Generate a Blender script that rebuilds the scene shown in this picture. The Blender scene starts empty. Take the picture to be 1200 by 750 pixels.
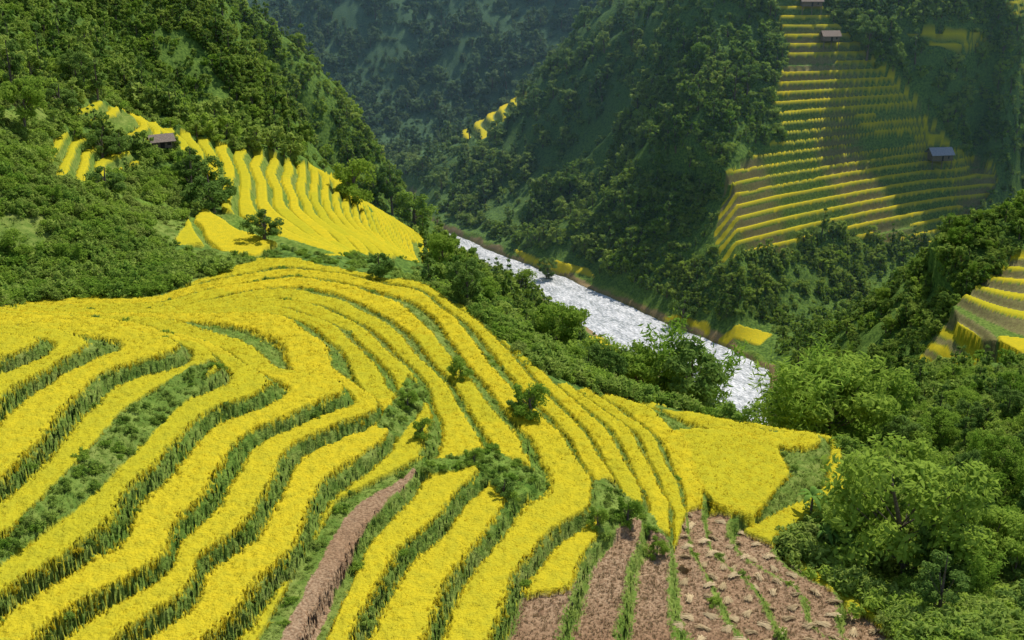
import bpy, math, random
import numpy as np
from mathutils import Vector, Matrix
rng=np.random.default_rng(11); random.seed(5)
scene=bpy.context.scene
CZ=200.0; PT=math.radians(20); F=1400.0
cP,sP=math.cos(PT),math.sin(PT)
# ---------------------------------------------------------------- survey helpers (photo bearings -> world)
def ray(px,py):
    Y=F*cP+(375-py)*sP; Z=-F*sP+(375-py)*cP
    return (px-600)/Y, -Z/Y          # u=x/y , k=drop per metre
def project(x,y,z):
    dz=z-CZ; dep=y*cP-dz*sP; up=y*sP+dz*cP
    return 600+F*x/dep, 375-F*up/dep
pts=[]
def contour(z,pl,dens=2):
    W=[]
    for px,py in pl:
        u,k=ray(px,py); W.append((u,math.log((CZ-z)/k)))
    for i in range(len(W)):
        pts.append((W[i][0],W[i][1],z))
        if i+1<len(W):
            for d in range(1,dens):
                f=d/dens
                pts.append((W[i][0]*(1-f)+W[i+1][0]*f,W[i][1]*(1-f)+W[i+1][1]*f,z))
def at(px,py,y):
    u,k=ray(px,py); pts.append((u,math.log(y),CZ-k*y))
def W(u,y,z): pts.append((u,math.log(y),z))
contour(155.1,[(0,430),(50,410),(60,398),(0,392)])
contour(153.8,[(0,480),(70,430),(130,400),(60,388),(0,384)])
contour(152.5,[(0,575),(60,520),(110,460),(215,405),(140,385),(0,378)])
contour(150.0,[(0,705),(100,640),(200,530),(305,440),(240,402),(150,378),(0,368)])
contour(148.7,[(60,740),(200,650),(270,540),(400,450),(330,435),(290,400),(200,375)])
contour(147.4,[(165,735),(300,600),(350,520),(445,480),(400,440),(385,405),(330,372),(210,369)])
contour(146.1,[(250,750),(340,650),(380,570),(450,520),(470,470),(435,420),(395,385),(330,362),(215,367)])
contour(144.8,[(350,750),(420,620),(490,550),(505,510),(485,440),(430,388),(370,357),(320,352),(215,364)])
contour(143.5,[(410,750),(470,650),(568,556),(565,520),(525,455),(460,385),(400,350),(330,338),(210,360),(60,363)])
contour(142.2,[(500,750),(530,680),(590,600),(625,560),(600,505),(560,455),(520,400),(480,358),(420,338),(340,325),(260,338),(190,355),(60,360)])
contour(140.9,[(575,750),(600,680),(640,635),(688,600),(692,570),(660,510),(610,460),(570,420),(545,385),(500,345),(420,327),(340,314),(250,330),(180,348),(60,356)])
contour(139.6,[(655,750),(690,650),(722,605),(722,570),(690,515),(640,462),(600,418),(560,378),(500,336),(420,318),(340,305)])
contour(138.3,[(725,750),(750,620),(752,580),(715,510),(660,460),(615,418),(575,380)])
contour(137.0,[(790,750),(785,645),(785,595),(740,505),(680,463),(630,425)])
contour(135.7,[(870,750),(805,640),(800,595),(765,510),(700,466)])
contour(134.4,[(920,750),(825,610),(825,570),(800,510),(760,478)])
contour(133.1,[(980,750),(855,614),(885,600),(935,560),(905,507),(820,487)])
contour(131.8,[(1045,745),(910,640),(1000,575),(978,517),(880,498)])
for u,z in ((-.65,147.5),(-.48,144.8),(-.2,141),(.3,138),(.6,136)): W(u,46,z)
W(-.65,75,153);W(-.65,110,158);W(-.65,160,158)
# drop-off to the river behind the near spur
for u,L in ((.28,((160,120),(200,96),(260,60),(340,32))),
            (.22,((163,119),(200,93),(260,54),(340,18),(410,3))),
            (.17,((165,123),(200,100),(260,62),(340,25),(420,3))),
            (.10,((175,122),(220,95),(300,50),(400,15))),
            (0.0,((200,122),(230,113),(280,98),(400,62),(500,32),(600,5))),
            (-.07,((200,132),(260,113),(350,88),(450,60),(600,22),(690,3))),
            (.35,((98,131),(115,126),(150,112),(200,98),(260,80),(320,62))),
            (.45,((100,132),(130,122),(200,106),(250,90),(300,74))),
            (.62,((60,138),(90,131),(200,112),(300,90),(400,85),(600,60),(720,90),(900,240),(1500,500))),
            (-.65,((200,158),(330,190),(600,240),(900,330),(1500,520)))):
    for y,z in L: W(u,y,z)
for a in ((0,350,175),(0,300,190),(0,250,200),(0,200,215),(0,100,260),(0,0,330),(150,335,182),(150,250,225),(100,300,196),
          (250,280,225),(300,303,212),(350,290,225),(420,310,215),(100,180,260),(200,170,290),(150,140,290),(270,190,310),
          (400,220,350),(350,270,260),(400,270,290),(470,300,290),(100,100,320),(200,100,430),(300,150,520),(300,80,500),
          (440,190,600),(400,120,585),(350,80,560),(260,0,520),(200,0,470),(460,265,430),(430,240,380),
          # right hill, left part
          (650,250,660),(700,300,620),(700,200,690),(780,200,610),(780,300,560),(790,100,665),(780,20,725),(740,100,720),(740,10,780),(700,20,800),
          (620,110,830),(560,140,880),
          # near right ridge
          (960,400,440),(1000,370,425),(1050,320,430),(1100,290,440),(1190,240,460),(1260,210,480),(1000,420,400),(1000,500,320),(940,450,400),(950,490,340),
          (1100,440,350),(1190,300,420),(1190,350,395),(1190,400,362),(1095,392,385),(1100,340,412),(1260,300,420),(1260,400,362)): at(*a)
for u,y,z in ((.27,500,12),(.31,520,10),(.36,540,12),(.42,560,20),(.5,560,30),(.24,480,8)): W(u,y,z)
def hill_y(px,k): return 578/(k+.75)+max(0,(px-850))/300*80*min(1,max(0,(k-.10)/.12))
for px in (835,885,935,985,1035,1085,1140,1195):
    for py in (-60,0,35,70,105,140,170,200,225,250,275,300,330,365):
        u,k=ray(px,py);y=hill_y(px,k);z=CZ-k*y
        if z>8: W(u,y,z)
contour(3,[(560,280),(660,318),(790,375),(860,400),(910,425)])
contour(3,[(570,320),(640,357),(700,402)])
for u,y,z in ((-.3,520,176),(-.45,500,225),(-.24,680,90),(-.17,700,50),(-.12,720,15),(-.4,760,200),(-.3,900,60),
              (-.2,900,12),(-.1,910,4),(-.05,930,8),(0,950,20),(-.2,990,50),(-.1,990,46),(0,1000,60),(-.2,1065,115),(-.1,1065,113),(0,1070,115),
              (-.3,1050,130),(.06,1000,80),(.1,1000,140),(.05,900,85),(-.2,1260,310),(0,1260,310),(-.4,1200,330),(0,1550,480),(-.3,1550,500),
              (.2,850,190),(.4,900,190),(.2,1050,260),(.4,1050,280),(.3,1550,500)): W(u,y,z)
P=np.array(pts)
def kern(r2): return 0.5*r2*np.log(r2+1e-12)
n=len(P)
X=P[:,:2]; d2=((X[:,None]-X[None])**2).sum(-1)
A=np.zeros((n+3,n+3)); A[:n,:n]=kern(d2)+np.diag(np.where(P[:,1]>math.log(400),1.5e-5,6e-5))
A[:n,n]=1;A[:n,n+1:]=X;A[n,:n]=1;A[n+1:,:n]=X.T
sol=np.linalg.lstsq(A,np.concatenate([P[:,2],np.zeros(3)]),rcond=None)[0]
# ---------------------------------------------------------------- grid
def rows(a,b,s): return np.exp(np.arange(math.log(a),math.log(b),s))
ys=np.concatenate([rows(46,200,.0026),rows(200,500,.003),rows(500,720,.0013),rows(720,1560,.006)])
us=np.linspace(-.66,.66,1000)
NY,NU=len(ys),len(us)
lys=np.log(ys)
H=np.empty((NY,NU))
w=sol[:n]
for j0 in range(0,NY,24):
    ly=lys[j0:j0+24]
    g=np.zeros((len(ly),NU))
    du=(us[:,None]-X[None,:,0])**2
    for jj,l in enumerate(ly):
        r2=(du+(l-X[None,:,1])**2).astype(np.float32)
        g[jj]=(0.5*r2*np.log(r2+1e-12))@w
    H[j0:j0+24]=g+sol[n]+sol[n+1]*us[None]+sol[n+2]*ly[:,None]
U,Yg=np.meshgrid(us,ys); Xg=U*Yg
uk,kk=ray(1122,208);yk=hill_y(1122,kk)
H+=9*np.exp(-((Xg-uk*yk)**2+(Yg-yk)**2)/(2*14**2))
def h2(xi,yi,s):
    h=(xi.astype(np.int64)*374761393+yi.astype(np.int64)*668265263+s*1442695041)&0xffffffff
    h=((h^(h>>13))*1274126177)&0xffffffff
    return ((h^(h>>16))&0xffffff)/float(0xffffff)
def vn(x,y,s=0):
    xi=np.floor(x);yi=np.floor(y);fx=x-xi;fy=y-yi
    fx=fx*fx*(3-2*fx);fy=fy*fy*(3-2*fy)
    a=h2(xi,yi,s);b=h2(xi+1,yi,s);c=h2(xi,yi+1,s);d=h2(xi+1,yi+1,s)
    return (a*(1-fx)+b*fx)*(1-fy)+(c*(1-fx)+d*fx)*fy-.5
def fbm(x,y,o=3,s=0):
    r=0;a=1.
    for i in range(o):
        r=r+a*vn(x*2**i,y*2**i,s+i*7);a*=.5
    return r
def inpoly(px,py,poly):
    ins=np.zeros(px.shape,bool);m=len(poly)
    for i in range(m):
        x1,y1=poly[i];x2,y2=poly[(i+1)%m]
        if y1==y2: continue
        c=((y1>py)!=(y2>py))&(px<(x2-x1)*(py-y1)/(y2-y1)+x1)
        ins^=c
    return ins
def sst(a,b,x):
    t=np.clip((x-a)/(b-a),0,1);return t*t*(3-2*t)
PX,PY=project(Xg,Yg,H)
jx=PX+fbm(Xg/3,Yg/3,2,91)*6*np.clip(120/Yg,0.3,1); jy=PY+fbm(Xg/3,Yg/3,2,92)*5*np.clip(120/Yg,.3,1)
Z1=[(-400,366),(0,362),(60,352),(180,345),(300,306),(340,303),(420,320),(500,335),(545,362),(605,412),(650,446),(700,462),(860,494),(980,513),(1005,578),(915,640),(1060,745),(1160,860),(1200,1400),(-600,1400)]
Z2=[(60,215),(55,170),(85,160),(95,115),(180,145),(260,172),(390,205),(430,236),(480,262),(505,290),(500,312),(430,300),(380,302),(330,285),(300,300),(200,285),(235,250),(200,205),(150,190),(120,215)]
Z2x=[[(75,140),(130,150),(170,168),(160,184),(110,168),(60,158)],[(150,178),(208,168),(232,200),(258,225),(260,246),(235,248),(200,222)]]
Z3=[(905,-5),(955,0),(1010,55),(1085,130),(1110,165),(1165,195),(1170,215),(1150,245),(1090,285),(1010,276),(960,268),(920,303),(850,298),(838,250),(850,205),(920,160),(905,120),(925,60)]
Z4=[(1300,280),(1190,300),(1095,375),(1075,400),(1200,415),(1300,420)]
Z5=[(535,152),(600,108),(620,120),(562,170)]
Z6=[(1030,33),(1150,35),(1162,52),(1100,60)]
Z8=[(1160,-30),(1260,-30),(1260,30),(1190,15)]
zone=np.zeros(H.shape,np.int8)
zone[inpoly(jx,jy,Z1)&(Yg<205)]=1
z2=inpoly(jx,jy,Z2)&(Yg>200)&(Yg<480)
for p in Z2x: z2&=~inpoly(jx,jy,p)
zone[z2]=2
zone[inpoly(jx,jy,Z3)&(Yg>520)]=3
zone[inpoly(jx,jy,Z4)&(Yg>300)&(Yg<450)]=4
zone[inpoly(jx,jy,Z5)&(Yg>700)&(Yg<930)]=5
zone[(inpoly(jx,jy,Z6)|inpoly(jx,jy,Z8))&(Yg>560)]=6
par={1:(1.3,131.8,.82,.66),2:(2.0,0,.74,.9),3:(4.5,0,.56,1.9),4:(2.3,0,.58,.9),5:(6,0,.6,1.6),6:(5.5,0,.5,1.8)}
rice=np.zeros(H.shape);soil=np.zeros(H.shape);ftint=np.zeros(H.shape);riser=np.zeros(H.shape);dark=np.zeros(H.shape)
rightface=(sst(-60,0,Xg)*sst(480,560,Yg)*sst(900,800,Yg)*sst(5,25,H)*sst(175,130,Xg))
rib=(1-np.abs(2*vn(Yg/34+fbm(Xg/60,Yg/60,2,3)*.8,Xg/170,5)))-.6
Hn=H+rightface*rib*18
Hn+=sst(200,420,Yg)*sst(0,40,H)*fbm(Xg/38,Yg/38,3,21)*9
Hn+=sst(150,260,Yg)*fbm(Xg/7,Yg/7,3,33)*1.8+fbm(Xg/2.2,Yg/2.2,2,35)*.45
leftgrass=inpoly(jx,jy,[(-300,180),(60,120),(60,215),(200,205),(230,250),(200,290),(330,300),(180,350),(-300,366)])&(Yg<330)&(Yg>150)&(zone==0)
Z=Hn.copy()
S1=[(-50,665),(0,635),(70,562),(140,488),(225,426),(258,426),(190,496),(100,588),(0,658)]
S2=[(478,440),(503,468),(470,512),(440,500),(455,475)]
S2b=[(495,540),(572,525),(640,560),(598,590),(560,550),(500,552)]
S4=[(693,560),(712,560),(760,600),(790,640),(745,612),(700,640)]
shrub=np.zeros(H.shape,bool)
for p in (S1,S2,S2b,S4): shrub|=inpoly(jx,jy,p)&(zone==1)
GB=[(285,775),(350,655),(395,580),(488,540),(498,555),(430,640),(372,775)]
gb=inpoly(PX,PY,GB)&(zone==1)
SO=[[(312,775),(372,655),(410,592),(488,546),(490,553),(428,618),(348,775)],
    [(585,770),(610,692),(668,692),(700,635),(745,605),(790,640),(808,594),(845,598),(905,640),(1065,760)]]
BF=[(770,505),(860,508),(905,518),(925,558),(880,612),(835,592),(800,540)]
big=inpoly(PX,PY,BF)&(zone==1)
sm=inpoly(PX,PY,SO[1])&(zone==1); path=inpoly(jx,jy,SO[0])&(zone==1)
DK=[(890,132),(1000,130),(1010,148),(1065,168),(1040,184),(960,196),(950,222),(845,226),(850,200),(900,162)]
dk=inpoly(jx,jy,DK)
for zi,(st,of,tf,rh) in par.items():
    m=zone==zi
    amp=.20 if zi==1 else (.8 if zi==2 else (.7 if zi==4 else 2.2))
    sc=9. if zi==1 else (20. if zi==2 else 30.)
    h=H[m]+fbm(Xg[m]/sc,Yg[m]/sc,2,40+zi)*amp+(0 if zi==1 else fbm(Xg[m]/70,Yg[m]/70,2,60)*st*.6)
    q=(h-of)/st; nn=np.floor(q);t=q-nn
    x=Xg[m];y=Yg[m]
    tfv=tf+fbm(x/25,y/25,2,61)*.10
    if zi==1: tfv=tfv-.15*sst(108,140,y)
    prof=sst(0,1,(t-tfv)/(1-tfv))
    z=of+(nn+prof)*st
    z=z+ (0.18*np.exp(-((t-.02)/.02)**2) if zi==1 else 0)
    lo=.04+(.06*sst(110,145,y) if zi==1 else 0)
    rm=(t>lo)&(t<tfv-.02)
    if zi==3: rm&=~(dk[m]&(t>.24))
    fid=h2(nn*3+zi*100,np.floor((y+.3*x)/(38 if zi==1 else 30)+vn(x/20,y/20,8)),77)
    r=np.where(rm,1.,0.)
    edge=sst(lo,lo+.03,t)*sst(tfv-.02,tfv-.05,t)
    if zi==1:
        bg_=big[m]
        r[bg_]=1; edge=np.where(bg_,1,edge); z=np.where(bg_,np.minimum(h,134.2),z)
        r[shrub[m]]=0; r[gb[m]]=0
        s_=sm[m]&rm; r[s_]=0
        soil[m]=(s_|path[m]).astype(float)
        z=np.where(shrub[m],Hn[m],z)
    if zi==2: r[(fid<.05)]=0
    if zi==3:
        r[(fid<.05)]=0
        soil[m]=np.clip((t>tfv)*sst(-.1,.35,fbm(x/30,y/30,2,18))*.55,0,1)
    if zi==4:
        r[(fid<.08)]=0; soil[m]=((t>tfv)).astype(float)*.5
    z=z+r*rh*edge*(.92+.25*fbm(x/.5,y/.5,2,50)*(1 if zi==1 else .3))
    z=z+(1-r)*fbm(x/.6,y/.6,2,51)*(.16 if zi==1 else .35)
    Z[m]=z; rice[m]=r; ftint[m]=fid; riser[m]=(r<.5)&(soil[m]<.5)
    if zi in (3,4,6): dark[m]=(r<.5)*.6
flat=np.zeros(H.shape,bool)
for p in ([(600,292),(690,316),(697,326),(620,306)],[(755,342),(800,362),(905,393),(890,406),(830,388),(760,352)],[(690,395),(735,405),(738,425),(700,415)]):
    flat|=inpoly(PX,PY,p)&(Yg>380)&(Yg<680)
rice[flat]=1; ftint[flat]=.35
Z[flat]=(H[flat]+.8)
# river channel
def banks(L):
    o=[]
    for px,py in L:
        u,k=ray(px,py); y=CZ/k; o.append((y,u*y))
    o.sort(); return o
LB=banks([(488,262),(519,286),(580,314),(640,350),(697,394),(757,430),(822,475),(862,520),(880,560)])
RB=banks([(502,262),(560,287),(600,303),(660,325),(720,350),(792,385),(850,408),(900,433),(905,480),(903,520),(903,560)])
LB=[(340,95)]+LB+[(800,-85),(920,-150),(1000,-260)]
RB=[(340,105)]+RB+[(800,-70),(920,-132),(1000,-235)]
LB=np.array(LB);RB=np.array(RB)
xl=np.interp(Yg,LB[:,0],LB[:,1]);xr=np.interp(Yg,RB[:,0],RB[:,1])
wob=fbm(Xg*0+3,Yg/14,3,70)*5*sst(380,420,Yg)
dl=xl+wob-Xg; dr=Xg-(xr+wob*.7)
dd=np.maximum(dl,dr)
riv=(Yg>345)&(Yg<960)
Z=np.where(riv&(dd<0),-1.4,Z)
lim=.3+np.clip(dd,0,200)*.9+fbm(Xg/3,Yg/3,2,72)*.8
Z=np.where(riv&(dd>=0)&(dd<60),np.minimum(Z,np.maximum(lim,.15)),Z)
Z=np.where(riv&(dd>=0),np.maximum(Z,.35),Z)
gravel=riv&(dd>=0)&(dd<2.5+4*vn(Xg/9,Yg/9,74))
forest=((zone==0)&~leftgrass&~flat&~gravel&((dd>4)|~riv)).astype(float)
notree=(riv&(dd<9))|((U>.185)&(U<.236)&(Yg>150)&(Yg<440))
for p in ([(590,283),(700,308),(708,350),(600,320)],[(745,335),(915,383),(905,420),(740,380)]): notree|=inpoly(PX,PY,p)&(Yg>380)&(Yg<700)
notree|=inpoly(PX,PY,[(180,255),(300,250),(400,288),(505,300),(515,335),(380,320),(290,310),(180,305)])&(Yg<330)
soil[gravel]=.8
rice=np.where(riv&(dd<1),0,rice)
# ---------------------------------------------------------------- sampling
def gz(arr,u,y):
    a=np.clip(np.interp(u,us,np.arange(NU)),0,NU-1.001);b=np.clip(np.interp(y,ys,np.arange(NY)),0,NY-1.001)
    i=a.astype(int);j=b.astype(int);fa=a-i;fb=b-j
    return (arr[j,i]*(1-fa)+arr[j,i+1]*fa)*(1-fb)+(arr[j+1,i]*(1-fa)+arr[j+1,i+1]*fa)*fb
def hit(px,py,ymin=60,ymax=1400):
    u,k=ray(px,py); yy=np.exp(np.linspace(math.log(ymin),math.log(ymax),2500))
    zz=gz(Z,np.full_like(yy,u),yy); c=np.nonzero(zz>=CZ-k*yy)[0]
    y=yy[c[0]] if len(c) else ymax
    return u,float(y)
# ---------------------------------------------------------------- materials
def newmat(name):
    m=bpy.data.materials.new(name);m.use_nodes=True;nt=m.node_tree;nt.nodes.clear();return m,nt
def N(nt,t,**k):
    o=nt.nodes.new(t)
    for a,b in k.items():
        if a=='inp':
            for x,v in b.items(): o.inputs[x].default_value=v
        else: setattr(o,a,b)
    return o
def mix(nt,f,a,b):
    m=N(nt,'ShaderNodeMix',data_type='RGBA')
    for s,v in ((0,f),(6,a),(7,b)):
        if isinstance(v,(float,int)): m.inputs[s].default_value=v
        elif isinstance(v,tuple): m.inputs[s].default_value=v+(1,) if len(v)==3 else v
        else: nt.links.new(v,m.inputs[s])
    return m.outputs[2]
def noise(nt,scale,detail=3,vec=None,lo=.35,hi=.65):
    g=N(nt,'ShaderNodeNewGeometry')
    o=N(nt,'ShaderNodeTexNoise',inp={'Scale':scale,'Detail':detail})
    nt.links.new(vec or g.outputs['Position'],o.inputs['Vector'])
    r=N(nt,'ShaderNodeMapRange',inp={1:lo,2:hi});nt.links.new(o.outputs['Fac'],r.inputs[0])
    return r.outputs[0]
def haze_tint(nt,col,mx=.6,hc=(.06,.12,.12)):  # distance haze painted into the base colour, growing with world Y
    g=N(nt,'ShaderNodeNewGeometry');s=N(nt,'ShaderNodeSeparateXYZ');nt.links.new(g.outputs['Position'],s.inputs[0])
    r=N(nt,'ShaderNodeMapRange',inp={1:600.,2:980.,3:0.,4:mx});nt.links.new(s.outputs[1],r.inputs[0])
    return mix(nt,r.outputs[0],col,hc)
def finish(nt,col,rough=.8,trans=0.,bump=None,spec=.3,tcol=None,cheap=False):
    if cheap:
        b=N(nt,'ShaderNodeBsdfDiffuse');nt.links.new(col,b.inputs[0])
    else:
        b=N(nt,'ShaderNodeBsdfPrincipled',inp={'Roughness':rough,'Specular IOR Level':spec})
        nt.links.new(col,b.inputs['Base Color'])
    if bump:
        bn=N(nt,'ShaderNodeBump',inp={'Strength':bump[1],'Distance':bump[2]});nt.links.new(bump[0],bn.inputs['Height']);nt.links.new(bn.outputs[0],b.inputs['Normal'])
    out=N(nt,'ShaderNodeOutputMaterial')
    if trans>0:
        t=N(nt,'ShaderNodeBsdfTranslucent');nt.links.new(tcol or col,t.inputs[0])
        mx=N(nt,'ShaderNodeMixShader',inp={0:trans});nt.links.new(b.outputs[0],mx.inputs[1]);nt.links.new(t.outputs[0],mx.inputs[2]);nt.links.new(mx.outputs[0],out.inputs[0])
    else: nt.links.new(b.outputs[0],out.inputs[0])
def leafmat(name,c1,c2,c3=None,trans=.35,isl=True,haze=True,patch=True,pscale=.022):
    m,nt=newmat(name)
    oi=N(nt,'ShaderNodeObjectInfo')
    c=mix(nt,oi.outputs['Random'],c1,c2)
    if isl:
        g=N(nt,'ShaderNodeNewGeometry')
        c=mix(nt,g.outputs['Random Per Island'],c,mix(nt,oi.outputs['Random'],c2,c3 or c1))
    if patch and c3: c=mix(nt,noise(nt,pscale,2,None,.42,.66),c,mix(nt,.6,c,tuple(v*1.15 for v in c3)))
    if haze: c=haze_tint(nt,c)
    finish(nt,c,trans=trans,cheap=True);return m
def simplemat(name,c1,c2,scale=3,rough=.8,bump=.3):
    m,nt=newmat(name);f=noise(nt,scale,4);finish(nt,mix(nt,f,c1,c2),rough,bump=(f,bump,.1));return m
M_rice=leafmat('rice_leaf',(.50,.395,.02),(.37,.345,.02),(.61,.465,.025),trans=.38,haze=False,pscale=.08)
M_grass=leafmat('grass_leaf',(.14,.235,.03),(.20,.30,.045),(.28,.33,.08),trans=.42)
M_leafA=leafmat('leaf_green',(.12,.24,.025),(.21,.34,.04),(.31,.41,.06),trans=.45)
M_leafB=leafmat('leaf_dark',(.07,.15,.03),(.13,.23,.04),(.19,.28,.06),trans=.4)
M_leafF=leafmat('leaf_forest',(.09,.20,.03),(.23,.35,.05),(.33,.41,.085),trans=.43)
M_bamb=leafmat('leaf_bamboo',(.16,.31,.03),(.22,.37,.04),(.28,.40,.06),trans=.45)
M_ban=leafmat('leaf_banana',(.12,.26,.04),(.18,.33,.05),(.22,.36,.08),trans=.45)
M_straw=leafmat('straw',(.40,.29,.15),(.32,.22,.11),(.46,.35,.20),trans=.1,haze=False,patch=False)
M_sheaf=leafmat('cut_straw',(.60,.47,.27),(.46,.35,.19),(.68,.55,.33),trans=.1,haze=False,patch=False)
M_bark=simplemat('bark',(.09,.065,.045),(.16,.13,.10),6)
m,nt=newmat('hillside_ground');M_ground=m
at_=N(nt,'ShaderNodeAttribute',attribute_name='cover');sp=N(nt,'ShaderNodeSeparateColor');nt.links.new(at_.outputs['Color'],sp.inputs[0])
n1=noise(nt,.9,4);n2=noise(nt,.06,3);n3=noise(nt,4,3)
grass=mix(nt,n2,mix(nt,n1,(.075,.14,.022),(.16,.24,.04)),mix(nt,n1,(.11,.17,.03),(.21,.25,.06)))
fo=mix(nt,n1,(.045,.09,.02),(.13,.21,.04))
so=mix(nt,n3,mix(nt,n2,(.29,.18,.10),(.38,.27,.165)),(.19,.115,.065))
at2=N(nt,'ShaderNodeAttribute',attribute_name='field')
ri=mix(nt,at2.outputs['Fac'],(.52,.41,.02),(.41,.37,.02))
ri=mix(nt,n1,ri,mix(nt,.4,ri,(.28,.29,.025)))
c=mix(nt,sp.outputs[2],grass,fo);c=mix(nt,sp.outputs[1],c,so);c=mix(nt,sp.outputs[0],haze_tint(nt,c,.55,(.045,.09,.085)),ri)
finish(nt,c,.9,bump=(n3,.5,.15),cheap=True)
# ---------------------------------------------------------------- terrain mesh
def fastmesh(name,V,Q,mats,mi=None,smooth=False):
    me=bpy.data.meshes.new(name)
    V=np.asarray(V,np.float32);Q=np.asarray(Q,np.int32);k=Q.shape[1]
    me.vertices.add(len(V));me.vertices.foreach_set('co',V.ravel())
    me.loops.add(Q.size);me.loops.foreach_set('vertex_index',Q.ravel())
    me.polygons.add(len(Q));me.polygons.foreach_set('loop_start',np.arange(0,Q.size,k,dtype=np.int32))
    if mi is not None: me.polygons.foreach_set('material_index',np.asarray(mi,np.int32))
    me.polygons.foreach_set('use_smooth',np.full(len(Q),smooth))
    for m in mats: me.materials.append(m)
    me.update(calc_edges=True);return me
def link(name,me,loc=(0,0,0)):
    o=bpy.data.objects.new(name,me);o.location=loc;scene.collection.objects.link(o);return o
idx=np.arange(NY*NU).reshape(NY,NU)
Q=np.stack([idx[:-1,:-1],idx[:-1,1:],idx[1:,1:],idx[1:,:-1]],-1).reshape(-1,4)
V=np.stack([Xg,Yg,Z],-1).reshape(-1,3)
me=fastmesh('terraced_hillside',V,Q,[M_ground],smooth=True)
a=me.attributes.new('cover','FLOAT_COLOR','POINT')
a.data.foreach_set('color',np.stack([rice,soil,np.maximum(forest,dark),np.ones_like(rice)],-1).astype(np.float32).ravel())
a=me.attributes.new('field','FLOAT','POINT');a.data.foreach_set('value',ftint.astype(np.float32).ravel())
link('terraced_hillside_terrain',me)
# river
m,nt=newmat('river_water')
g=N(nt,'ShaderNodeNewGeometry')
mr=N(nt,'ShaderNodeMapping');mr.inputs['Rotation'].default_value=(0,0,math.radians(-32));nt.links.new(g.outputs['Position'],mr.inputs[0])
mp=N(nt,'ShaderNodeMapping',inp={'Scale':(.55,.2,1.)});nt.links.new(mr.outputs[0],mp.inputs[0])
f1=noise(nt,2.2,6,mp.outputs[0],.38,.62);f2=noise(nt,.4,3,mp.outputs[0],.4,.6)
c=mix(nt,f2,mix(nt,f1,(.22,.25,.26),(.60,.63,.65)),mix(nt,f1,(.45,.48,.50),(.80,.82,.84)))
finish(nt,c,.3,bump=(f1,.8,.35),spec=.5)
ry=np.linspace(345,1000,400);L=np.interp(ry,LB[:,0],LB[:,1])-7;R=np.interp(ry,RB[:,0],RB[:,1])+7
V=[];NC=14
for y,l,r in zip(ry,L,R):
    for i in range(NC): V.append((l+(r-l)*i/(NC-1),y,0))
V=np.array(V);V[:,2]=-.05+fbm(V[:,0]/3,V[:,1]/4,2,80)*.3
ii=np.arange(400*NC).reshape(400,NC)
Q=np.stack([ii[:-1,:-1],ii[:-1,1:],ii[1:,1:],ii[1:,:-1]],-1).reshape(-1,4)
link('river',fastmesh('river',V,Q,[m],smooth=True))
# ---------------------------------------------------------------- plant builders
def tube(path,rad,ns=6):
    V=[];Fc=[];path=[Vector(p) for p in path]
    for i,p in enumerate(path):
        d=(path[min(i+1,len(path)-1)]-path[max(i-1,0)]).normalized()
        a=d.orthogonal().normalized();b=d.cross(a)
        for s in range(ns):
            t=2*math.pi*s/ns;V.append(tuple(p+(a*math.cos(t)+b*math.sin(t))*rad[i]))
    for i in range(len(path)-1):
        for s in range(ns):
            Fc.append((i*ns+s,i*ns+(s+1)%ns,(i+1)*ns+(s+1)%ns,(i+1)*ns+s))
    return V,Fc
def leaves(C,size,out=None,r=rng,wid=.45):
    n=len(C);nm=r.normal(size=(n,3))
    if out is not None: nm=nm*.65+out
    nm[:,2]+=.45
    nm/=np.linalg.norm(nm,axis=1)[:,None]+1e-9
    t=r.normal(size=(n,3));t-=nm*(t*nm).sum(1)[:,None];t/=np.linalg.norm(t,axis=1)[:,None]+1e-9
    b=np.cross(nm,t);s=(size*r.uniform(.6,1.4,n))[:,None]
    V=np.stack([C-t*s,C+b*s*wid-nm*s*.12,C+t*s,C-b*s*wid-nm*s*.12],1).reshape(-1,3)
    return V,np.arange(4*n).reshape(n,4)
def combine(name,parts,mats,smooth=False):
    V=[];Q=[];MI=[];o=0
    for v,q,mi in parts:
        v=np.array(v,float).reshape(-1,3);q=np.array(q,int).reshape(-1,4)
        V.append(v);Q.append(q+o);MI.append(np.full(len(q),mi));o+=len(v)
    return fastmesh(name,np.concatenate(V),np.concatenate(Q),mats,np.concatenate(MI),smooth)
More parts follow.
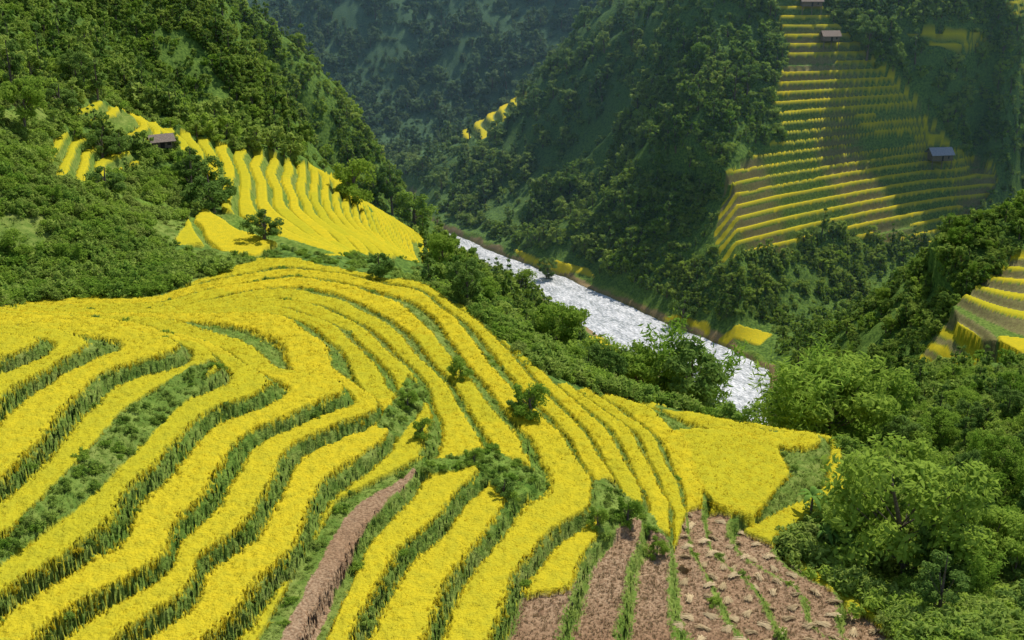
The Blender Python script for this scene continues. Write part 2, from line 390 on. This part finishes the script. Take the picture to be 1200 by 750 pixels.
def tree_mesh(name,h,cr,nclu,nl,ls,mat,seed,low=.3,narrow=1.,topy=.0,r0=.28):
    r=np.random.default_rng(seed);parts=[]
    bend=r.normal(size=2)*.04*h
    trunk=[(bend[0]*t*t,bend[1]*t*t,h*.88*t) for t in np.linspace(0,1,7)]
    parts.append((*tube(trunk,[r0*(1.25-1.1*t) for t in np.linspace(0,1,7)],7),0))
    C=[];out=[];cz=h*(low+(1-low)*.5);rz=h*(1-low)*.5
    for i in range(nclu):
        d=r.normal(size=3);d/=np.linalg.norm(d);rr=r.uniform(.35,1)**.6
        taper=1-topy*max(0,d[2])
        c=np.array([d[0]*cr*narrow*rr*taper,d[1]*cr*narrow*rr*taper,cz+d[2]*rz*rr])+r.normal(size=3)*cr*.08
        t=np.clip((c[2]-h*.15)/h*.75,.12,.85)
        st=np.array([bend[0]*t*t,bend[1]*t*t,h*.88*t])
        if i%2==0:
            mid=(st+c)/2+np.array([0,0,-.05*h])*0.6
            parts.append((*tube([st,mid,c],[r0*.32*(1-t*.5),r0*.18,r0*.06],4),0))
        cs=cr*r.uniform(.2,.38);k=int(nl/nclu*r.uniform(.6,1.4))
        q=r.normal(size=(k,3));q/=np.linalg.norm(q,axis=1)[:,None];q*=(r.uniform(0,1,k)**.45)[:,None]
        q[:,2]*=.7
        C.append(c+q*cs);out.append(q)
    C=np.concatenate(C);out=np.concatenate(out)
    parts.append((*leaves(C,ls,out,r),1))
    return combine(name,parts,[M_bark,mat])
def bush_mesh(name,h,w,nl,ls,mat,seed):
    r=np.random.default_rng(seed);C=[];o=[];parts=[]
    for i in range(14):
        c=np.array([r.normal()*w*.35,r.normal()*w*.35,r.uniform(.2,.75)*h]);k=nl//14
        q=r.normal(size=(k,3));q/=np.linalg.norm(q,axis=1)[:,None];q*=(r.uniform(0,1,k)**.5)[:,None]
        C.append(c+q*np.array([w*.28,w*.28,h*.26]));o.append(q)
        if i<5: parts.append((*tube([(0,0,-.1),tuple(c*.5),tuple(c)],[.03*w,.02*w,.008*w],4),0))
    parts.append((*leaves(np.concatenate(C),ls,np.concatenate(o),r),1))
    return combine(name,parts,[M_bark,mat])
def blades(name,nb,h,spread,wd,mat,seed,droop=.5,segs=3,baser=.08):
    r=np.random.default_rng(seed);V=[];Q=[]
    for i in range(nb):
        a=r.uniform(0,2*math.pi);hh=h*r.uniform(.75,1.15);sp=spread*r.uniform(.3,1.2);o=len(V)
        bx,by=r.normal(size=2)*baser
        sx,sy=-math.sin(a),math.cos(a)
        for s in range(segs+1):
            t=s/segs;rad=sp*t**1.6;z=hh*(t-droop*t**3*.6);ww=wd*(1-.75*t) if s<segs else wd*.1
            for sg in (-1,1): V.append((bx+math.cos(a)*rad+sx*ww*sg,by+math.sin(a)*rad+sy*ww*sg,z))
        for s in range(segs): b=o+2*s;Q.append((b,b+1,b+3,b+2))
    return combine(name,[(V,Q,0)],[mat])
def sheaf_mesh(name,seed):
    r=np.random.default_rng(seed);V=[];Q=[]
    for i in range(70):
        a=r.normal()*.22;L=r.uniform(.9,1.3);cx=r.normal()*.16;cy=r.normal()*.12;z0=.04+abs(r.normal())*.07;o=len(V);w=.025
        for s in range(4):
            t=s/3;fan=1+1.3*abs(t-.35);x=-L/2+L*t;yy=cy*fan+math.sin(a)*(t-.35)*.8;z=z0+.1*math.sin(math.pi*t)+r.normal()*.01
            for sg in (-1,1):V.append((x+cx,yy+w*sg,z+sg*.01))
        for s in range(3): b=o+2*s;Q.append((b,b+1,b+3,b+2))
    return combine(name,[(V,Q,0)],[M_sheaf])
def bamboo_mesh(name,seed):
    r=np.random.default_rng(seed);parts=[];C=[]
    for i in range(16):
        a=r.uniform(0,6.28);hh=r.uniform(7,12);le=r.uniform(1,3.2);b=r.normal(size=2)*.6
        path=[(b[0]+math.cos(a)*le*t**2,b[1]+math.sin(a)*le*t**2,hh*(t-.12*t**3)) for t in np.linspace(0,1,7)]
        parts.append((*tube(path,[.07*(1.1-t) for t in np.linspace(0,1,7)],4),0))
        for t in r.uniform(.3,1.,110):
            p=np.array([b[0]+math.cos(a)*le*t**2,b[1]+math.sin(a)*le*t**2,hh*(t-.12*t**3)])
            C.append(p+r.normal(size=3)*.45*(1.3-.6*t))
    parts.append((*leaves(np.array(C),.32,None,r,.25),1))
    return combine(name,parts,[M_bamb,M_bamb])
def banana_mesh(name,seed):
    r=np.random.default_rng(seed);parts=[(*tube([(0,0,-.2),(0.05,0,1),(0.1,0,2.0)],[.16,.13,.09],8),0)]
    for i in range(9):
        a=i*2.4+r.uniform(-.3,.3);L=r.uniform(1.8,2.6);up=r.uniform(.5,1.3);V=[];Q=[];S=8
        for s in range(S+1):
            t=s/S;rad=L*t*(.85 if up<1 else .6);z=1.9+L*up*t-L*.95*t*t*r.uniform(.95,1.05)
            ww=.32*math.sin(math.pi*min(1,.12+t*.88))**.6*(1 if s<S else .2)
            for sg,dz in ((-1,-.10),(0,0.04),(1,-.10)): V.append((math.cos(a)*rad-math.sin(a)*ww*sg,math.sin(a)*rad+math.cos(a)*ww*sg,z+dz))
        for s in range(S):
            for c in (0,1): b=3*s+c;Q.append((b,b+1,b+4,b+3))
        parts.append((V,Q,1))
    return combine(name,parts,[M_bark,M_ban],True)
TM={'broad1':(tree_mesh('broad1',12,4.6,38,5200,.30,M_leafA,1),12),
    'broad2':(tree_mesh('broad2',12,4.0,34,4800,.30,M_leafB,2,low=.22),12),
    'broad3':(tree_mesh('broad3',11,5.0,42,5600,.28,M_leafA,3,low=.35),11),
    'slender':(tree_mesh('slender',13,3.0,26,3400,.27,M_leafB,4,low=.25,topy=.5),13),
    'low1':(tree_mesh('low1',6,3.6,30,3600,.24,M_leafA,5,low=.05),6),
    'low2':(tree_mesh('low2',6,3.2,26,3200,.24,M_leafB,6,low=.08),6),
    'bamboo':(bamboo_mesh('bamboo',7),10.5)}
FM=[tree_mesh('far1',8,3.4,20,420,.7,M_leafF,11,low=.05),tree_mesh('far2',9,3.0,18,380,.7,M_leafF,12,low=.1,topy=.5),
    tree_mesh('far3',5,3.6,20,420,.65,M_leafA,13,low=.0),tree_mesh('far4',12,2.4,16,340,.7,M_leafB,14,low=.15,topy=.8),tree_mesh('far5',3.5,4.2,22,420,.65,M_leafF,15,low=.0)]
BM=[bush_mesh('bush1',1.6,2.2,600,.19,M_leafA,21),bush_mesh('bush2',1.3,2.0,600,.17,M_grass,22),bush_mesh('bush3',2.,1.8,560,.19,M_leafF,23)]
RM=[blades('rice1',16,.60,.38,.042,M_rice,31,.55,2,.12),blades('rice2',16,.52,.42,.045,M_rice,32,.6,2,.12),blades('rice3',15,.66,.36,.042,M_rice,33,.5,2,.12)]
GM=[blades('grass1',14,.34,.36,.03,M_grass,41,.6,2,.12),blades('grass2',15,.26,.42,.03,M_grass,42,.8,2,.12)]
SM=[blades('stub1',10,.20,.10,.02,M_straw,51,.1,2,.06),blades('stub2',9,.16,.12,.02,M_straw,52,.2,2,.07)]
HM=[sheaf_mesh('sheaf1',61),sheaf_mesh('sheaf2',62)]
def scatter(name,meshes,loc,rot,scl,ix,cname='plant'):
    n=len(loc)
    if n==0: return
    me=bpy.data.meshes.new(name);me.vertices.add(n);me.vertices.foreach_set('co',np.asarray(loc,np.float32).ravel())
    for nm,arr,tp,f in (('rot',rot,'FLOAT_VECTOR','vector'),('scl',scl,'FLOAT_VECTOR','vector'),('ix',ix,'INT','value')):
        a=me.attributes.new(nm,tp,'POINT');a.data.foreach_set(f,np.asarray(arr,np.int32 if tp=='INT' else np.float32).ravel())
    ob=link(name,me)
    ng=bpy.data.node_groups.new(name,'GeometryNodeTree')
    ng.interface.new_socket('Geometry',in_out='INPUT',socket_type='NodeSocketGeometry');ng.interface.new_socket('Geometry',in_out='OUTPUT',socket_type='NodeSocketGeometry')
    gi=ng.nodes.new('NodeGroupInput');go=ng.nodes.new('NodeGroupOutput');iop=ng.nodes.new('GeometryNodeInstanceOnPoints');jn=ng.nodes.new('GeometryNodeJoinGeometry')
    ng.links.new(gi.outputs[0],iop.inputs['Points'])
    for i,mm in enumerate(meshes):
        c=link(cname+'_'+'abcdef'[i],mm,tuple(loc[i]));c.parent=ob;c.rotation_euler=tuple(rot[i]);c.scale=tuple(scl[i])
        oi=ng.nodes.new('GeometryNodeObjectInfo');oi.transform_space='ORIGINAL';oi.inputs['Object'].default_value=c;oi.inputs['As Instance'].default_value=True
        ng.links.new(oi.outputs['Geometry'],jn.inputs[0])
    ng.links.new(jn.outputs[0],iop.inputs['Instance'])
    iop.inputs['Pick Instance'].default_value=True
    for nm,tp,s in (('rot','FLOAT_VECTOR','Rotation'),('scl','FLOAT_VECTOR','Scale'),('ix','INT','Instance Index')):
        na=ng.nodes.new('GeometryNodeInputNamedAttribute');na.data_type=tp;na.inputs['Name'].default_value=nm
        ng.links.new(na.outputs['Attribute'],iop.inputs[s])
    ng.links.new(iop.outputs[0],go.inputs[0])
    md=ob.modifiers.new('instances','NODES');md.node_group=ng
    return ob
def cand(nc,y0,y1,u0=-.56,u1=.56):
    u=rng.uniform(u0,u1,nc);y=np.exp(rng.uniform(math.log(y0),math.log(y1),nc));return u,y
def near(arr,u,y):
    i=np.clip(np.round(np.interp(u,us,np.arange(NU))).astype(int),0,NU-1);j=np.clip(np.round(np.interp(y,ys,np.arange(NY))).astype(int),0,NY-1)
    return arr[j,i]
def place(name,meshes,u,y,dz,s,sz=None,tilt=.12,cname='plant',sy=None):
    z=gz(Z,u,y)+dz;n=len(u)
    loc=np.stack([u*y,y,z],-1);rot=np.stack([rng.normal(size=n)*tilt,rng.normal(size=n)*tilt,rng.uniform(0,6.28,n)],-1)
    scl=np.stack([s,s if sy is None else sy,s if sz is None else sz],-1)
    return scatter(name,meshes,loc,rot,scl,rng.integers(0,len(meshes),n),cname)
# rice
u,y=cand(180000,55,205,-.54,.40);k=(near(rice,u,y)>.5)&(rng.uniform(size=len(u))<np.where(y<90,(y/90)**2,1));u=u[k];y=y[k]
s=np.clip(y/125,.85,4)*rng.uniform(.8,1.2,len(u))
place('rice_crop',RM,u,y,-.40,s,np.clip(s,.9,1.08),.09)
u,y=cand(80000,55,200,-.54,.45);k=(near(riser,u,y)>.5);u=u[k];y=y[k]
u2,y2=cand(14000,150,300);k=(near(leftgrass.astype(float),u2,y2)>.5);u=np.concatenate([u,u2[k]]);y=np.concatenate([y,y2[k]])
s=np.clip(y/105,.9,3.)*rng.uniform(.5,1.1,len(u));place('grass',GM,u,y,-.05,s,np.clip(s*.65,.4,1.1),.35)
u,y=cand(16000,50,260);k=(near(shrub.astype(float),u,y)>.5)&(rng.uniform(size=len(u))<.5);u1,y1=u[k],y[k]
u,y=cand(9000,60,200);k=(near(riser,u,y)>.5)&(rng.uniform(size=len(u))<.18);u2,y2=u[k],y[k]
u=np.concatenate([u1,u2]);y=np.concatenate([y1,y2]);s=rng.uniform(.2,.5,len(u));place('weeds',BM,u,y,-.1,s)
u,y=cand(60000,70,140);k=(near(soil,u,y)>.5)&(near(zone,u,y)==1)&(near(path.astype(float),u,y)<.5);u,y=u[k],y[k];place('rice_stubble',SM,u,y,-.02,rng.uniform(.8,1.4,len(u)))
k=(project(u*y,y,gz(Z,u,y))[0]>790);u,y=u[k],y[k]
sel=[];
for i in range(len(u)):
    if all((u[i]*y[i]-u[j]*y[j])**2+(y[i]-y[j])**2>1.9**2 for j in sel): sel.append(i)
    if len(sel)>=95: break
u,y=u[sel],y[sel];place('cut_rice_bundles',HM,u,y,.05,rng.uniform(.75,.95,len(u)),tilt=.05)
u,y=cand(26000,150,420)
nt_=near(notree.astype(float),u,y)<.5
k=((near(leftgrass.astype(float),u,y)>.5)&(fbm(u*y/14,y/14,2,88)>-.3)&(rng.uniform(size=len(u))<.7))|((near(forest,u,y)>.5)&(y<330)&(rng.uniform(size=len(u))<.45));k&=nt_|(rng.uniform(size=len(u))<.35);u,y=u[k],y[k]
u3,y3=cand(5000,70,150,.2,.56);k=near(forest,u3,y3)>.5;u=np.concatenate([u,u3[k]]);y=np.concatenate([y,y3[k]])
s=rng.uniform(.6,1.7,len(u))*np.where(near(notree.astype(float),u,y)>.5,.5,1)
place('shrubs',BM,u,y,-.2,s)
# forest: density follows the true surface, so steep slopes get as many trees as flat ones
P3x,P3y=project(Xg,Yg,Z)
ar=np.abs(np.gradient(P3x,axis=1)*np.gradient(P3y,axis=0)-np.gradient(P3x,axis=0)*np.gradient(P3y,axis=1))
wt=np.clip(ar,.15,6)*(forest>.5)*(~notree)*(Z>.2)*(Yg>200)*(np.abs(U)<.58)*np.where(Yg<330,.35,1)*np.where(Yg>880,1.5,1)*(P3y>-160)
den=fbm(Xg/24,Yg/24,3,99);wt=wt*np.where(den>-.12,1,.22)
cw=np.cumsum(wt.ravel());NT=28000
pk=np.searchsorted(cw,rng.uniform(0,cw[-1],NT));jj,i2=np.divmod(pk,NU)
u=us[i2]+rng.uniform(-.0006,.0006,NT);y=ys[jj]*(1+rng.uniform(-.001,.001,NT))
s=np.where(rng.uniform(size=NT)<.16,rng.uniform(.75,1.15,NT),rng.uniform(.28,.62,NT))*np.clip(y/600,.85,1.5)*(1+.5*vn(u*y/50,y/50,101))
place('forest',FM,u,y,-.5,s,s*rng.uniform(.8,1.25,NT),.06,'tree')
# ---------------------------------------------------------------- individual trees
NAME={'broad1':'broadleaf_tree','broad2':'broadleaf_tree','broad3':'broadleaf_tree','slender':'slender_tree','low1':'small_tree','low2':'small_tree','bamboo':'bamboo_clump'}
def put(kind,u,y,hgt):
    me,h=TM[kind];s=hgt/h;z=float(gz(Z,np.array([u]),np.array([y]))[0])-.25
    o=link(NAME[kind],me,(u*y,y,z));ws=s*random.uniform(.85,1.15);o.scale=(ws,ws,s);o.rotation_euler=(random.gauss(0,.04),random.gauss(0,.04),random.uniform(0,6.28));return o
def tree(kind,px,pb,ptop):
    u,y=hit(px,pb);put(kind,u,y,max(1.2,(pb-ptop)/F*y*1.05))
def tree_y(kind,px,y,ptop):
    u,k=ray(px,ptop);z=float(gz(Z,np.array([u]),np.array([y]))[0]);put(kind,u,y,max(2,CZ-k*y-z))
for t in [('low2',125,232,190),('slender',225,228,165),('low2',250,248,198),('low2',262,235,205),('low2',120,185,148),('low2',140,180,152),('low2',310,280,240),
          ('low1',415,235,188),('slender',460,252,185),('broad2',440,240,200),('low1',485,262,225),('low2',445,325,290),
          ('broad1',520,325,270),('broad2',548,358,298),('low1',575,360,325),('low1',610,345,315),('low1',540,442,415),('low1',622,488,445),('low2',608,480,455),
          ('low2',800,375,345),('low2',70,130,95),('broad1',30,160,90),('broad2',90,110,60),('slender',15,110,40),('low1',20,300,268),('low1',85,310,282),
          ('broad2',1015,75,25),('slender',860,125,72),('slender',875,115,70),('slender',740,60,25),('broad1',820,80,52),
          ('broad2',640,330,300),('low1',60,240,215),('low1',180,235,212),('low2',235,215,175),
          ('low1',495,512,486),('low1',478,478,455),('low2',590,580,552),('low1',735,612,578),('low1',770,652,625),('low1',700,618,590),('low1',556,545,522)]: tree(*t)
for t in [('broad2',590,240,350),('low1',560,215,352),('low2',620,235,372),('broad1',655,235,350),('low1',640,200,392),('broad2',690,190,400),('low1',665,180,405),
          ('broad2',720,180,405),('broad3',705,200,398),('broad1',755,182,405),('bamboo',790,185,378),('broad2',815,182,395),('bamboo',832,190,400),('broad1',775,190,410),('broad2',740,195,403),
          ('low1',850,170,478),('low2',600,200,405),('low1',580,195,385),('bamboo',930,200,420),('bamboo',952,210,410),('broad1',978,205,415),('broad3',1010,215,425),
          ('broad2',925,235,445)]: tree_y(*t)
tree('broad3',1062,700,488);tree('broad2',1110,700,560);tree('slender',1035,640,505);tree('broad1',1150,690,570)
# right-hand grove
cnt=0;used=[]
GP=[(985,505),(1000,380),(1050,325),(1100,290),(1190,240),(1300,210),(1300,290),(1190,300),(1080,390),(1075,400),(1210,420),(1300,420),(1300,800),(1090,760),(1010,640),(1010,560)]
while cnt<190:
    u=random.uniform(.24,.6);y=math.exp(random.uniform(math.log(100),math.log(470)))
    z=float(gz(Z,np.array([u]),np.array([y]))[0]);px,py=project(u*y,y,z)
    if not inpoly(np.array([px]),np.array([py]),GP)[0] or near(zone,np.array([u]),np.array([y]))[0]>0: 
        cnt+=.02;continue
    if px>1060 and 412<py<470: cnt+=.02;continue
    if any((u*y-a)**2+(y-b)**2<14 for a,b in used): cnt+=.2;continue
    used.append((u*y,y));kind=random.choice(['broad1','broad2','broad3','low1','low1','low2','low2','slender','bamboo'])
    hh=random.uniform(4,7) if kind[:3]=='low' else random.uniform(6,10)
    if px<1070 and py>560: hh=min(hh,4.5); 
    put(kind,u,y,hh);cnt+=1
bme=banana_mesh('banana',3)
for px,pb,sc in ((985,655,1.3),(1005,665,1.1),(965,640,1.0),(950,600,1.1),(1190,640,1.2),(995,625,1.2)):
    u,y=hit(px,pb);z=float(gz(Z,np.array([u]),np.array([y]))[0]);o=link('banana_plant',bme,(u*y,y,z-.1));o.scale=(sc,)*3;o.rotation_euler=(0,0,random.uniform(0,6))
# ---------------------------------------------------------------- huts
M_wood=simplemat('weathered_wood',(.12,.09,.07),(.22,.17,.13),4);M_roof=simplemat('grey_sheet_roof',(.18,.20,.24),(.28,.30,.34),2,.5);M_dark=simplemat('dark_opening',(.02,.018,.015),(.03,.025,.02),4)
def box(x0,x1,y0,y1,z0,z1):
    V=[(x,y,z) for z in (z0,z1) for y in (y0,y1) for x in (x0,x1)]
    return V,[(0,2,3,1),(4,5,7,6),(0,1,5,4),(2,6,7,3),(0,4,6,2),(1,3,7,5)]
def hut(px,py,w,d,h,ang,roofmat):
    u,y=hit(px,py);z=float(gz(Z,np.array([u]),np.array([y]))[0])
    e=bpy.data.objects.new('stilt_hut',None);e.location=(u*y,y,z+.6);e.rotation_euler=(0,0,ang);scene.collection.objects.link(e)
    def ch(n,parts,mats):
        o=link(n,combine(n,parts,mats));o.parent=e
    f=.8
    ch('posts',[(*box(x-.15,x+.15,yy-.15,yy+.15,-4,f),0) for x in (-w/2+.3,0,w/2-.3) for yy in (-d/2+.3,d/2-.3)],[M_wood])
    ch('walls',[(*box(-w/2,w/2,-d/2,d/2,f,f+h),0)]+[(*box(x-.03,x+.03,-d/2-.03,-d/2,f,f+h),0) for x in np.arange(-w/2+.2,w/2,.45)],[M_wood])
    ch('door',[(*box(-.5,.5,-d/2-.06,-d/2-.035,f,f+h*.8),0)],[M_dark])
    ch('window',[(*box(w*.25,w*.25+.9,-d/2-.06,-d/2-.035,f+h*.35,f+h*.75),0)],[M_dark])
    W2=w/2+.8;D2=d/2+.9;zr=f+h;rr=d*.42;t=.12
    V=[(-W2,-D2,zr-.25),(W2,-D2,zr-.25),(W2,0,zr+rr),(-W2,0,zr+rr),(-W2,D2,zr-.25),(W2,D2,zr-.25)]
    V+= [(a,b,c+t) for a,b,c in V]
    ch('roof',[(V,[(0,3,2,1),(3,4,5,2),(6,7,8,9),(9,8,11,10),(0,1,7,6),(4,10,11,5),(1,2,8,7),(2,5,11,8),(0,6,9,3),(3,9,10,4)],0)],[roofmat])
    ch('gables',[([(s*w/2,-d/2,zr),(s*w/2,d/2,zr),(s*w/2,0,zr+rr*.85),(s*w/2,0,zr+rr*.85)],[(0,1,2,3)],0) for s in (-1,1)],[M_wood])
hut(1100,190,12,8,3.4,.15,M_roof);hut(190,180,4.5,3,1.8,.5,M_wood);hut(972,52,9,6,2.8,.1,M_wood);hut(950,12,11,6,2.8,0,M_wood)
# ---------------------------------------------------------------- valley air (real homogeneous haze filling the far valley)
vb,vq=box(-1500,1500,450,1650,-3,520)
m,nt=newmat('valley_air');vs=N(nt,'ShaderNodeVolumeScatter');vs.inputs['Color'].default_value=(.45,.78,1,1);vs.inputs['Density'].default_value=.00016;vs.inputs['Anisotropy'].default_value=.2
ou=N(nt,'ShaderNodeOutputMaterial');nt.links.new(vs.outputs[0],ou.inputs['Volume'])
link('valley_haze',combine('valley_haze',[(vb,vq,0)],[m]))
# ---------------------------------------------------------------- light, camera
az=math.radians(38);el=math.radians(58)
sd=Vector((math.sin(az)*math.cos(el),math.cos(az)*math.cos(el),math.sin(el)))
l=bpy.data.lights.new('sun','SUN');l.energy=5;l.angle=math.radians(.5);l.color=(1,.95,.86)
so_=bpy.data.objects.new('sun',l);so_.rotation_euler=sd.to_track_quat('Z','Y').to_euler();so_.location=(0,0,400);scene.collection.objects.link(so_)
w_=bpy.data.worlds.new('World');scene.world=w_;w_.use_nodes=True;nt=w_.node_tree
sk=nt.nodes.new('ShaderNodeTexSky');sk.sky_type='NISHITA';sk.sun_disc=False;sk.sun_elevation=el;sk.sun_rotation=az
bg=nt.nodes['Background'];nt.links.new(sk.outputs[0],bg.inputs[0]);bg.inputs[1].default_value=.15
cam=bpy.data.cameras.new('camera');co=bpy.data.objects.new('camera',cam);scene.collection.objects.link(co)
co.location=(0,0,CZ);co.rotation_euler=(math.radians(90)-PT,0,0);cam.sensor_width=36;cam.lens=36*F/1200;cam.clip_end=5000;cam.clip_start=1
scene.camera=co
scene.view_settings.view_transform='Standard';scene.view_settings.look='None';scene.view_settings.exposure=0
